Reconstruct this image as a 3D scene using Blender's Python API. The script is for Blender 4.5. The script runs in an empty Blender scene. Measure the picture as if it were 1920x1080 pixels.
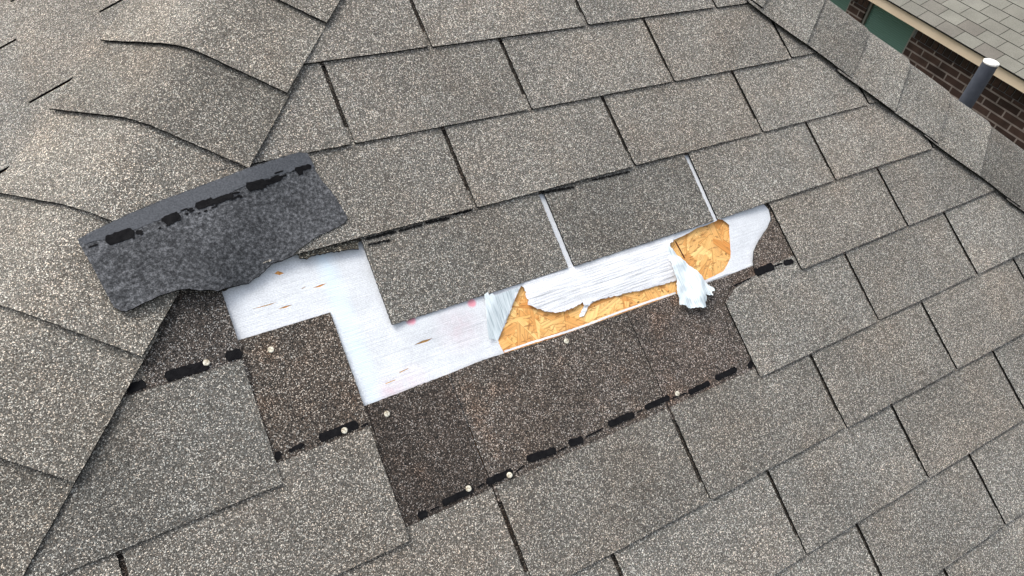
import bpy, bmesh, math, random
from mathutils import Vector, Matrix, noise
from mathutils.geometry import delaunay_2d_cdt
R = math.radians
rng = random.Random(7)
SC = bpy.context.scene
COL = SC.collection

# ------------------------------------------------------------------ camera
# roof-plane frame: x along the courses, y up the slope, z out of the roof (metres)
FOC = 1315.92
RC = Matrix(((0.8682998, -0.3677891, 0.3328461), (-0.2790087, -0.9169202, -0.2853271), (0.4101335, 0.1548825, -0.898778)))
CP = Vector((-0.733759, -0.576244, 0.953328))
PITCH = R(30)
ROOF = Matrix.Translation((0, 0, 5)) @ Matrix.Rotation(PITCH, 4, 'X')   # roof frame -> world
cam = bpy.data.cameras.new('camera')
co = bpy.data.objects.new('camera', cam); COL.objects.link(co); SC.camera = co
cam.sensor_width = 36; cam.lens = FOC / 1920 * 36
cam.clip_start = 0.02; cam.clip_end = 5000
m = Matrix.Identity(4)
for i in range(3):
    m[i][0] = RC[0][i]; m[i][1] = -RC[1][i]; m[i][2] = -RC[2][i]; m[i][3] = CP[i]
co.matrix_world = ROOF @ m

# ------------------------------------------------------------------ light
SUN_EL, SUN_AZ = R(57), R(-34)          # azimuth measured from +Y (up the slope) clockwise
w = bpy.data.worlds.new('World'); SC.world = w; w.use_nodes = True
nt = w.node_tree
bg = nt.nodes['Background']; bg.inputs['Strength'].default_value = 0.15
sky = nt.nodes.new('ShaderNodeTexSky'); sky.sky_type = 'NISHITA'; sky.sun_disc = False
sky.sun_elevation = SUN_EL; sky.sun_rotation = SUN_AZ
sky.dust_density = 5; sky.air_density = 1.0; sky.ozone_density = 0.6
hs = nt.nodes.new('ShaderNodeHueSaturation'); hs.inputs['Saturation'].default_value = .38     # thin cloud
nt.links.new(sky.outputs[0], hs.inputs['Color']); nt.links.new(hs.outputs[0], bg.inputs['Color'])
sl_ = bpy.data.lights.new('sun', 'SUN'); so = bpy.data.objects.new('sun', sl_); COL.objects.link(so)
sl_.energy = .75; sl_.angle = R(32); sl_.color = (1.0, 0.95, 0.88)
sd = Vector((math.sin(SUN_AZ) * math.cos(SUN_EL), math.cos(SUN_AZ) * math.cos(SUN_EL), math.sin(SUN_EL)))
so.rotation_euler = sd.to_track_quat('Z', 'Y').to_euler()
SC.view_settings.view_transform = 'Standard'; SC.view_settings.look = 'None'
SC.view_settings.exposure = 0.84; SC.view_settings.gamma = 1
SC.render.engine = 'CYCLES'

# ------------------------------------------------------------------ helpers
def at(px, py, z=0.0):
    """pixel of the photograph -> point of the roof frame at height z above the roof plane"""
    d = RC.transposed() @ Vector(((px - 960) / FOC, (py - 540) / FOC, 1))
    return CP + d * ((z - CP.z) / d.z)
def ray(px, py):
    return RC.transposed() @ Vector(((px - 960) / FOC, (py - 540) / FOC, 1))
def pxof(P):
    c = RC @ (Vector(P) - CP)
    return (960 + FOC * c.x / c.z, 540 + FOC * c.y / c.z, c.z)

def link(name, me, parent=None, mats=(), tint=None, world=None):
    o = bpy.data.objects.new(name, me); COL.objects.link(o)
    for k in mats: me.materials.append(k)
    if parent is not None: o.parent = parent
    if world is not None: o.matrix_world = world
    if tint is not None: o.color = (tint[0], tint[1], tint[2], 1)
    return o
def tag(o, label=None, cat=None, group=None, kind=None):
    if label: o['label'] = label
    if cat: o['category'] = cat
    if group: o['group'] = group
    if kind: o['kind'] = kind
    return o
def empty(name, mw):
    o = bpy.data.objects.new(name, None); COL.objects.link(o); o.matrix_world = mw; o.empty_display_size = .1
    return o

def inside(p, poly):
    x, y = p; c = False; n = len(poly); j = n - 1
    for i in range(n):
        xi, yi = poly[i]; xj, yj = poly[j]
        if (yi > y) != (yj > y) and x < (xj - xi) * (y - yi) / (yj - yi) + xi: c = not c
        j = i
    return c
def clip(poly, a, b, c):
    """keep a*x + b*y <= c"""
    out = []
    for i in range(len(poly)):
        p, q = poly[i - 1], poly[i]
        dp, dq = a * p[0] + b * p[1] - c, a * q[0] + b * q[1] - c
        if (dp <= 0) != (dq <= 0):
            t = dp / (dp - dq); out.append((p[0] + t * (q[0] - p[0]), p[1] + t * (q[1] - p[1])))
        if dq <= 0: out.append(q)
    return out
def rough(poly, step=.004, amp=.0006, seed=0.0, coarse=.0):
    """resample an outline and make it slightly ragged"""
    out = []
    n = len(poly)
    for i in range(n):
        a, b = Vector(poly[i]), Vector(poly[(i + 1) % n])
        L = (b - a).length
        if L < 1e-5: continue
        k = max(1, int(L / step)); nn = Vector((-(b - a).y, (b - a).x)) / L
        for j in range(k):
            p = a.lerp(b, j / k)
            e = noise.noise(Vector((p.x * 260 + seed, p.y * 260, 3.1))) * amp + noise.noise(Vector((p.x * 45 + seed, p.y * 45, 8.1))) * coarse
            p = p + nn * e
            out.append((p.x, p.y))
    return out
def patch(outer, holes=(), grid=.03, zf=lambda x, y: 0.0, th=.003, bottom=True, bm=None, xf=None, mi=(0, 1)):
    """solid sheet from a plan outline: triangulated inside, height zf, thickness th"""
    pts = [Vector(p) for p in outer]; edges = [(i, (i + 1) % len(outer)) for i in range(len(outer))]
    for h in holes:
        b = len(pts); pts += [Vector(p) for p in h]; edges += [(b + i, b + (i + 1) % len(h)) for i in range(len(h))]
    x0 = min(p[0] for p in outer); x1 = max(p[0] for p in outer); y0 = min(p[1] for p in outer); y1 = max(p[1] for p in outer)
    if grid:
        nx = int((x1 - x0) / grid); ny = int((y1 - y0) / grid)
        for i in range(1, nx + 1):
            for j in range(1, ny + 1):
                q = (x0 + (i - .5 + .2 * (j % 2)) * grid, y0 + (j - .5) * grid)
                if inside(q, outer) and not any(inside(q, h) for h in holes): pts.append(Vector(q))
    vv, ee, ff, *_ = delaunay_2d_cdt(pts, edges, [], 0, 1e-6)
    own = bm is None
    if own: bm = bmesh.new()
    X = xf or (lambda p: p)
    T = [bm.verts.new(X(Vector((v.x, v.y, zf(v.x, v.y))))) for v in vv]
    B = [bm.verts.new(X(Vector((v.x, v.y, zf(v.x, v.y) - th)))) for v in vv]
    cnt = {}
    for f in ff:
        c = ((vv[f[0]].x + vv[f[1]].x + vv[f[2]].x) / 3, (vv[f[0]].y + vv[f[1]].y + vv[f[2]].y) / 3)
        if not inside(c, outer) or any(inside(c, h) for h in holes): continue
        a, b, d = f
        if (vv[b] - vv[a]).cross(vv[d] - vv[a]) < 0: b, d = d, b
        fc = bm.faces.new((T[a], T[b], T[d])); fc.material_index = mi[0]; fc.smooth = True
        if bottom: fb = bm.faces.new((B[a], B[d], B[b])); fb.material_index = mi[1]
        for e in ((a, b), (b, d), (d, a)): cnt[e] = cnt.get(e, 0) + 1
    for (a, b) in cnt:
        if (b, a) not in cnt:
            fc = bm.faces.new((T[a], B[a], B[b], T[b])); fc.material_index = mi[1]
            for e in fc.edges:
                if (e.verts[0] is T[a] and e.verts[1] is T[b]) or (e.verts[0] is T[b] and e.verts[1] is T[a]): e.smooth = False
    if own:
        for v in [v for v in bm.verts if not v.link_faces]: bm.verts.remove(v)
        me = bpy.data.meshes.new('m'); bm.to_mesh(me); bm.free(); return me
def box(bm, x0, x1, y0, y1, z0, z1, mi=0):
    vs = [bm.verts.new((x, y, z)) for z in (z0, z1) for y in (y0, y1) for x in (x0, x1)]
    for q in ((0, 2, 3, 1), (4, 5, 7, 6), (0, 1, 5, 4), (2, 6, 7, 3), (0, 4, 6, 2), (1, 3, 7, 5)):
        f = bm.faces.new([vs[i] for i in q]); f.material_index = mi
def mesh(bm):
    bmesh.ops.recalc_face_normals(bm, faces=bm.faces)
    me = bpy.data.meshes.new('m'); bm.to_mesh(me); bm.free(); return me

# ------------------------------------------------------------------ materials
class NT:
    def __init__(s, name, rough_=.9):
        s.m = bpy.data.materials.new(name); s.m.use_nodes = True; s.t = s.m.node_tree
        s.b = s.t.nodes['Principled BSDF']; s.b.inputs['Roughness'].default_value = rough_
        s.b.inputs['Specular IOR Level'].default_value = .25
    def n(s, ty, **kw):
        o = s.t.nodes.new(ty)
        for k, v in kw.items():
            if k in o.inputs: o.inputs[k].default_value = v
            else: setattr(o, k, v)
        return o
    def l(s, a, b): s.t.links.new(a, b)
    def co(s): return s.n('ShaderNodeTexCoord').outputs['Object']
    def noise(s, scale, detail=2, vec=None, rough=.5):
        o = s.n('ShaderNodeTexNoise', Scale=scale, Detail=detail, Roughness=rough)
        s.l(vec or s.co(), o.inputs['Vector']); return o.outputs['Fac']
    def ramp(s, fac, stops, mode='LINEAR'):
        o = s.n('ShaderNodeValToRGB'); o.color_ramp.interpolation = mode
        cr = o.color_ramp
        while len(cr.elements) < len(stops): cr.elements.new(.5)
        for e, (p, c) in zip(cr.elements, stops): e.position = p; e.color = (c[0], c[1], c[2], 1) if hasattr(c, '__len__') else (c, c, c, 1)
        s.l(fac, o.inputs[0]); return o.outputs[0]
    def mix(s, a, b, fac=1.0, mode='MIX'):
        o = s.n('ShaderNodeMix', data_type='RGBA', blend_type=mode)
        for sock, v in ((o.inputs[6], a), (o.inputs[7], b), (o.inputs[0], fac)):
            if hasattr(v, 'is_linked'): s.l(v, sock)
            elif hasattr(v, '__len__'): sock.default_value = (v[0], v[1], v[2], 1)
            elif sock.type == 'RGBA': sock.default_value = (v, v, v, 1)
            else: sock.default_value = v
        return o.outputs[2]
    def math(s, op, a, b=0.0, c=0.0, clamp=False):
        o = s.n('ShaderNodeMath', operation=op, use_clamp=clamp)
        for i, v in enumerate((a, b, c)):
            if hasattr(v, 'is_linked'): s.l(v, o.inputs[i])
            else: o.inputs[i].default_value = v
        return o.outputs[0]
    def bump(s, h, dist, strength=1.0, prev=None):
        o = s.n('ShaderNodeBump', Strength=strength, Distance=dist); s.l(h, o.inputs['Height'])
        if prev is not None: s.l(prev, o.inputs['Normal'])
        return o.outputs[0]
    def out(s, color=None, normal=None):
        if color is not None:
            if hasattr(color, 'is_linked'): s.l(color, s.b.inputs['Base Color'])
            else: s.b.inputs['Base Color'].default_value = (*color, 1)
        if normal is not None: s.l(normal, s.b.inputs['Normal'])
        return s.m

def granules(name, stops, scale=880, blot=.15, bumpd=.0009, warm=True, rust=False):
    k = NT(name, .85)
    v = k.n('ShaderNodeTexVoronoi', Scale=scale); k.l(k.co(), v.inputs['Vector'])
    sep = k.n('ShaderNodeSeparateColor'); k.l(v.outputs['Color'], sep.inputs[0])
    c = k.ramp(sep.outputs[0], stops, 'LINEAR')
    hue = k.ramp(sep.outputs[1], [(0, (1.17, 1.01, .83)), (.35, (1.08, 1.02, .90)), (.7, (1.055, 1.02, .925)), (1, (1.01, 1.03, .95))])
    c = k.mix(c, hue, 1.0, 'MULTIPLY')
    b1 = k.ramp(k.noise(5.5, 4), [(.3, 1 - blot), (.7, 1 + blot)])
    c = k.mix(c, b1, 1.0, 'MULTIPLY')
    b3 = k.ramp(k.noise(60, 3), [(.3, .91), (.7, 1.09)])
    c = k.mix(c, b3, 1.0, 'MULTIPLY')
    if warm:
        b2 = k.ramp(k.noise(9, 2), [(.45, (1, 1, 1)), (.75, (1.04, .99, .95))])
        c = k.mix(c, b2, 1.0, 'MULTIPLY')
    if rust:
        c = k.mix(c, k.ramp(k.noise(16, 4), [(.54, (1, 1, 1)), (.68, (1.12, .99, .9)), (.8, (1.4, 1.0, .75))]), 1.0, 'MULTIPLY')
    oi = k.n('ShaderNodeObjectInfo'); c = k.mix(c, oi.outputs['Color'], 1.0, 'MULTIPLY')
    hgt = k.math('ADD', k.math('MULTIPLY', v.outputs['Distance'], -1.2), k.math('MULTIPLY', sep.outputs[2], .9))
    nb = k.bump(hgt, bumpd, .8)
    nb = k.bump(k.noise(14, 3), .0016, .35, nb)
    return k.out(c, nb)
M = {}
M['gran'] = granules('weathered_granules', [(0, .045), (.22, .098), (.58, .157), (.79, .23), (.89, .48), (1, .85)])
M['headlap'] = granules('unweathered_granules', [(0, .012), (.3, .034), (.6, (.078, .068, .062)), (.85, (.16, .142, .132)), (1, .6)], blot=.25, rust=True)
k = NT('asphalt_edge', .95); k.b.inputs['Specular IOR Level'].default_value = .03; M['edge'] = k.out(k.ramp(k.noise(500, 2), [(.35, .006), (.6, .012), (.75, .07)]), k.bump(k.noise(500, 2), .001))
k = NT('sealant_tar', .8); k.b.inputs['Specular IOR Level'].default_value = .08; M['tar'] = k.out(k.ramp(k.noise(120, 3), [(.3, (.004, .004, .005)), (.8, (.012, .012, .013))]), k.bump(k.noise(220, 3), .0008))
# felt-like back of the torn shingle
k = NT('shingle_back', .9)
c = k.ramp(k.noise(210, 6, rough=.8), [(.37, (.017, .018, .020)), (.5, (.060, .063, .068)), (.63, (.17, .175, .186))])
c = k.mix(c, k.ramp(k.noise(14, 3), [(.35, .85), (.65, 1.12)]), 1, 'MULTIPLY')
c2 = k.ramp(k.noise(800, 2), [(.3, .75), (.7, 1.3)])
M['felt'] = k.out(k.mix(c, c2, 1, 'MULTIPLY'), k.bump(k.noise(300, 4), .0012, .8))
k = NT('shingle_back_band', .8)
M['felt_band'] = k.out(k.ramp(k.noise(420, 3), [(.3, (.055, .06, .068)), (.7, (.105, .112, .125))]), k.bump(k.noise(400, 3), .0006, .6))
k = NT('galvanised_nail', .45); k.b.inputs['Metallic'].default_value = .1
M['nail'] = k.out(k.ramp(k.noise(420, 3), [(.34, (.22, .17, .11)), (.45, (.50, .46, .36)), (.62, (.72, .69, .58))]), k.bump(k.noise(500, 2), .0006, .6))
k = NT('painted_pipe', .5); M['pipe'] = k.out(k.ramp(k.noise(40, 4), [(.3, (.055, .064, .083)), (.7, (.075, .085, .107))]), k.bump(k.noise(60, 3), .001, .4))
k = NT('white_plastic', .5); M['white'] = k.out(k.ramp(k.noise(60, 3), [(.35, (.5, .49, .45)), (.5, (.76, .76, .73))]))
# woven white underlayment with a printed blue stripe and pink chalk smudges
def spot(k, px, py, r, amp):
    p = at(px, py, -.009)
    o = k.n('ShaderNodeVectorMath', operation='DISTANCE'); k.l(k.co(), o.inputs[0]); o.inputs[1].default_value = p
    f = k.math('SUBTRACT', 1.0, k.math('DIVIDE', o.outputs['Value'], r), clamp=True)
    return k.math('MULTIPLY', k.math('MULTIPLY', f, k.math('MULTIPLY', k.noise(90, 4), 2)), amp, clamp=True)
def scaled(k, sx, sy, sz=1):
    o = k.n('ShaderNodeVectorMath', operation='MULTIPLY'); k.l(k.co(), o.inputs[0]); o.inputs[1].default_value = (sx, sy, sz); return o.outputs[0]
def underlay_mat(name, base, wrinkle, marks=True):
    k = NT(name, .55)
    v = k.n('ShaderNodeSeparateXYZ'); k.l(k.co(), v.inputs[0])
    c = k.mix(base, tuple(x * .88 for x in base), k.ramp(k.noise(35, 4), [(.4, 0), (.7, 1)]))
    c = k.mix(c, tuple(x * (.86 - .1 * wrinkle) for x in base), k.ramp(k.noise(1, 3, scaled(k, 22, 520)), [(.54, 0), (.7, .3 + .45 * wrinkle)]))
    c = k.mix(c, k.ramp(k.noise(520, 2), [(.35, .88), (.65, 1.08)]), 1, 'MULTIPLY')
    if marks:
        a, b = at(607, 483, -.009), at(690, 713, -.009)
        kx = (b.x - a.x) / (b.y - a.y)
        d = k.math('SUBTRACT', v.outputs[0], k.math('ADD', a.x - kx * a.y, k.math('MULTIPLY', v.outputs[1], kx)))
        f = k.math('SUBTRACT', 1.0, k.math('DIVIDE', k.math('ABSOLUTE', d), .019), clamp=True)
        f = k.math('MULTIPLY', f, k.math('MULTIPLY', k.noise(40, 3), 1.5), clamp=True)
        c = k.mix(c, (.66, .78, .87), f)
        for q in ((770, 602, .009, 2.2), (883, 569, .009, 2.2), (730, 735, .025, .22), (860, 615, .045, .14), (775, 715, .03, .16)):
            c = k.mix(c, (.80, .35, .42), spot(k, *q))
    wv = k.math('MULTIPLY', k.math('SINE', k.math('MULTIPLY', v.outputs[0], 1500)), k.math('SINE', k.math('MULTIPLY', v.outputs[1], 1500)))
    nb = k.bump(wv, .00015, .3)
    nb = k.bump(k.noise(1, 3, scaled(k, 14, 300, 14)), .0022 * wrinkle, .6, nb)
    nb = k.bump(k.noise(30, 3), .003, .4, nb)
    return k.out(c, nb)
M['under'] = underlay_mat('white_underlayment', (.70, .73, .765), .4)
M['under_wrinkled'] = underlay_mat('wrinkled_underlayment', (.78, .80, .83), 1.3, False)
def flap_mat(name, ang):
    k = NT(name, .95)
    mp = k.n('ShaderNodeMapping'); mp.inputs['Rotation'].default_value = (0, 0, ang); mp.inputs['Scale'].default_value = (520, 30, 30)
    k.l(k.co(), mp.inputs['Vector'])
    h = k.noise(1, 4, mp.outputs[0])
    c = k.ramp(h, [(.34, (.44, .52, .56)), (.48, (.66, .74, .77)), (.7, (.78, .85, .88))])
    c = k.mix(c, .06, k.ramp(k.noise(160, 2), [(.74, 0), (.78, .8)]))
    return k.out(c, k.bump(h, .0016, .7))
M['flap'] = flap_mat('underlayment_back', R(8)); M['flap2'] = flap_mat('underlayment_back_crumpled', R(18))
k = NT('ragged_fibre', .8); M['fibre'] = k.out((.80, .81, .82))
# OSB: colour of each strand is stored on its faces, grain runs along its uv
k = NT('osb_strand', .65)
at_ = k.n('ShaderNodeAttribute', attribute_name='tone')
uv = k.n('ShaderNodeUVMap', uv_map='grain')
c = k.mix((.62, .27, .07), (.93, .62, .25), at_.outputs['Fac'])
gr = k.noise(1, 4, uv.outputs[0])
c = k.mix(c, k.ramp(gr, [(.3, .62), (.5, 1.0), (.7, 1.1)]), 1, 'MULTIPLY')
c = k.mix(c, k.ramp(k.noise(26, 3), [(.35, (.92, .82, .70)), (.6, (1, 1, 1))]), 1, 'MULTIPLY')
c = k.mix(c, (.25, .10, .03), k.ramp(k.noise(1, 2, scaled(k, 60, 200)), [(.6, 0), (.68, .7)]))
c = k.mix(c, (.10, .045, .015), k.ramp(k.noise(130, 2), [(.68, 0), (.74, .9)]))
ru = k.n('ShaderNodeUVMap', uv_map='rim'); rs = k.n('ShaderNodeSeparateXYZ'); k.l(ru.outputs[0], rs.inputs[0])
ed = k.math('MULTIPLY', k.math('ABSOLUTE', k.math('SUBTRACT', rs.outputs[1], .5)), 2.0)
ed = k.math('ADD', ed, k.math('MULTIPLY', k.math('SUBTRACT', k.noise(70, 3), .5), .25))
c = k.mix(c, (.42, .20, .055), k.ramp(ed, [(.88, 0), (.97, .75)]))
M['osb'] = k.out(c, k.bump(gr, .0008, .7))
k = NT('osb_board', .8); M['osb_base'] = k.out((.28, .13, .04))
k = NT('dark_red_marker', .8); M['marker'] = k.out((.07, .012, .006))
# neighbour
k = NT('brick_wall', .85)
br = k.n('ShaderNodeTexBrick', Scale=1.0)
br.inputs['Color1'].default_value = (.032, .018, .014, 1); br.inputs['Color2'].default_value = (.065, .038, .029, 1); br.inputs['Mortar'].default_value = (.19, .155, .137, 1)
br.inputs['Mortar Size'].default_value = .009; br.inputs['Mortar Smooth'].default_value = .2
br.inputs['Brick Width'].default_value = .248; br.inputs['Row Height'].default_value = .079; br.inputs['Bias'].default_value = -.2
sx = k.n('ShaderNodeSeparateXYZ'); k.l(k.co(), sx.inputs[0]); cx = k.n('ShaderNodeCombineXYZ')
k.l(k.math('ADD', sx.outputs[0], sx.outputs[1]), cx.inputs[0]); k.l(sx.outputs[2], cx.inputs[1]); k.l(cx.outputs[0], br.inputs['Vector'])
c = k.mix(br.outputs['Color'], k.ramp(k.noise(9, 3), [(.3, .7), (.7, 1.35)]), 1, 'MULTIPLY')
c = k.mix(c, (.22, .18, .13), k.ramp(k.noise(2.6, 2), [(.70, 0), (.74, .5)]))
M['brick'] = k.out(c, k.bump(br.outputs['Fac'], .006, -1.0))
k = NT('soldier_brick', .85); oi = k.n('ShaderNodeAttribute', attribute_name='tone')
c = k.mix((.022, .014, .011), (.06, .034, .026), oi.outputs['Fac']); M['soldier'] = k.out(k.mix(c, k.ramp(k.noise(30, 3), [(.3, .7), (.7, 1.3)]), 1, 'MULTIPLY'))
k = NT('mortar', .9); M['mortar'] = k.out(k.ramp(k.noise(40, 3), [(.3, .09), (.7, .15)]))
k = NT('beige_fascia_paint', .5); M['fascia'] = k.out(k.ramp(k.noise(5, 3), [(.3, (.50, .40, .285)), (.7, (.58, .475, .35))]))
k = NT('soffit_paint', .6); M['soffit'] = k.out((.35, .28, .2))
k = NT('green_panel_paint', .45)
s2 = k.n('ShaderNodeSeparateXYZ'); k.l(k.co(), s2.inputs[0])
ln = k.math('SINE', k.math('MULTIPLY', s2.outputs[2], 300))
c = k.ramp(ln, [(0, (.078, .155, .122)), (1, (.094, .185, .146))]); M['green'] = k.out(c, k.bump(ln, .004, .5))
k = NT('grey_frame_paint', .5); M['frame'] = k.out((.20, .19, .17))
k = NT('neighbour_shingle', .9); a2 = k.n('ShaderNodeAttribute', attribute_name='tone')
c = k.ramp(a2.outputs['Fac'], [(0, (.128, .118, .103)), (.3, (.150, .144, .125)), (.75, (.165, .163, .140)), (1, (.182, .180, .155))])
c = k.mix(c, k.ramp(k.noise(140, 3), [(.3, .8), (.7, 1.2)]), 1, 'MULTIPLY'); c = k.mix(c, k.ramp(k.noise(5, 3), [(.3, .88), (.7, 1.1)]), 1, 'MULTIPLY')
M['nshingle'] = k.out(c, k.bump(k.noise(300, 2), .003, .6))
k = NT('grass', .95); M['grass'] = k.out(k.ramp(k.noise(3, 6), [(.3, (.035, .05, .018)), (.7, (.08, .10, .035))]), k.bump(k.noise(60, 4), .05, .8))
k = NT('concrete', .9); M['concrete'] = k.out(k.ramp(k.noise(4, 6), [(.3, .25), (.7, .36)]))

# ------------------------------------------------------------------ ground
bm = bmesh.new(); bmesh.ops.create_grid(bm, x_segments=2, y_segments=2, size=1500)
g = link('ground', mesh(bm), mats=[M['grass']]); tag(g, kind='structure')

# ------------------------------------------------------------------ the roof
W, E, T = .305, .13652, .0033
G = .0064                                   # slot between tabs
DV = {-1: 0, 0: .0007, 1: -.0004, 2: -.0022, 3: .0018, 4: -.0001, 5: .0003, 6: .0007, 7: -.0009}
SL = {0: -.0124, 1: -.0072, 2: .0014, 3: .0051, 4: .0181, 5: .0084, 6: 0, 7: .0005}
def ly(v, x):                                # course line v at x
    i = math.floor(v); f = v - i
    def l1(n): return -n * E + DV.get(n, 0) + SL.get(n, 0) * max(-1.1, min(1.2, x))
    return l1(i) * (1 - f) + l1(i + 1) * f if f else l1(i)
def zrow(r):                                 # height of row r's top surface
    def f(x, y):
        s = (y - ly(r + 1, x)) / E           # 0 at the butt, 1 at the next course
        return T * (1 - s) if s < 1 else -.0042 * (s - 1)
    return f
roof = empty('shingled_roof', ROOF)
tag(roof, 'grey three-tab asphalt shingle roof with missing shingles and torn white underlayment', 'roof')

# hips
class Hip:
    def __init__(s, A, B, side, ang):
        A, B = Vector((*A, 0)), Vector((*B, 0)); s.side = side
        s.d = (B - A).normalized(); s.m1 = Vector((-side * abs(s.d.y), -abs(s.d.x), 0)); s.A = A
        s.O = A - s.m1 * .1525
        r = R(ang); s.m2 = -s.m1 * math.cos(r) - Vector((0, 0, 1)) * math.sin(r)
        s.n1 = Vector((0, 0, 1)); s.n2 = (s.m1 * -math.sin(r) + s.n1 * math.cos(r)).normalized()
        s.line = (-s.m1.x, -s.m1.y)          # outward in the main plane
        s.c = s.line[0] * A.x + s.line[1] * A.y
HL = Hip((-.387, .110), (-.969, -.550), -1, 35.5)
HR = Hip((.411, .006), (.893, -.598), 1, 36)
def cliphips(poly, margin=.045):
    for H in (HL, HR):
        if poly: poly = clip(poly, H.line[0], H.line[1], H.c + margin)
    return poly
YE = -2.6                                    # eave in the roof frame
# apex and frames of the four planes
def meet(H1, H2):
    a, b = H1.d, H2.d; o = H2.O - H1.O
    t = (o.x * b.y - o.y * b.x) / (a.x * b.y - a.y * b.x); return H1.O + a * t
APEX = meet(HL, HR)
def hipend(H):
    t = (YE - H.O.y) / H.d.y; return H.O + H.d * t
EL, ER = hipend(HL), hipend(HR)
bm = bmesh.new()
ZD = -.0108
up = ROOF.to_3x3().inverted() @ Vector((0, 0, 1))
def slab(bm, pts, th, mi=0):
    a = [bm.verts.new(p) for p in pts]; b = [bm.verts.new(Vector(p) - up * th) for p in pts]
    f = bm.faces.new(a); f.material_index = mi; f = bm.faces.new(b[::-1]); f.material_index = mi
    for i in range(len(a)):
        j = (i + 1) % len(a); f = bm.faces.new((a[i], b[i], b[j], a[j])); f.material_index = mi
dz = Vector((0, 0, ZD)) - up * .002
hL = Vector((0, math.cos(R(25)), -math.sin(R(25))))
FAR = 3.2
LB = EL + (hL * FAR); RB = ER + (Vector((0, math.cos(PITCH), -math.sin(PITCH))) * FAR)
slab(bm, [APEX + dz, EL + dz, ER + dz], .012)
slab(bm, [APEX + dz, LB + dz, EL + dz], .012)
slab(bm, [APEX + dz, ER + dz, RB + dz], .012)
slab(bm, [APEX + dz, RB + dz, LB + dz], .012)
link('roof_deck', mesh(bm), roof, [M['osb_base']])

# tab colours
def tone(r, x, dark=1.0):
    q = random.Random(int((r + 50) * 977 + round(x * 10 / W) * 131 + 5))
    b = q.uniform(.91, 1.09) * dark; wv = q.uniform(-.015, .02)
    return (b * (1.0 + wv), b, b * (1 - wv * .8))
SPEC = {(2, -1.62): .84, (2, -.62): .82, (3, -3.27): .80, (3, -2.25): .8, (4, -1.85): .9, (4, -2.88): .96, (5, -1.43): .88, (5, -.41): .87, (5, -2.45): .95, (4, .184): .97,
        (1, -1.0): .95, (0, -1.49): 1.0, (1, 2.0): 1.1, (0, 1.5): .85}
OFF = {-1: -.903, 0: -1.485, 1: -1.007, 2: -1.618, 3: .791, 4: .184, 5: -.415, 6: -.01, 7: .384}
def slots(r):
    o = OFF.get(r, OFF[-1] + .43 * (r + 1) if r < -1 else OFF[7] + .43 * (r - 7))
    if r == 4: return [-3.90, -2.88, -1.85] + [.184 + i for i in range(9)]
    if r == 5: return [-3.46, -2.45, -1.43] + [-.415 + i * 1.008 for i in range(9)]
    if r == 3: return [-4.28, -3.27, -2.255] + [.791 + i for i in range(8)]
    o = o - math.floor(o); return [o + i for i in range(-14, 15)]
def gone(r, a):
    return (r == 3 and abs(a + 2.255) < .05) or (r == 4 and abs(a + 1.85) < .05) or (r == 2 and abs(a + 2.618) < .06)
def dark(r, a):
    for (rr, s), v in SPEC.items():
        if rr == r and abs(s - a) < .08: return v
    return 1.0
count = 0
far_bm = bmesh.new()
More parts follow.
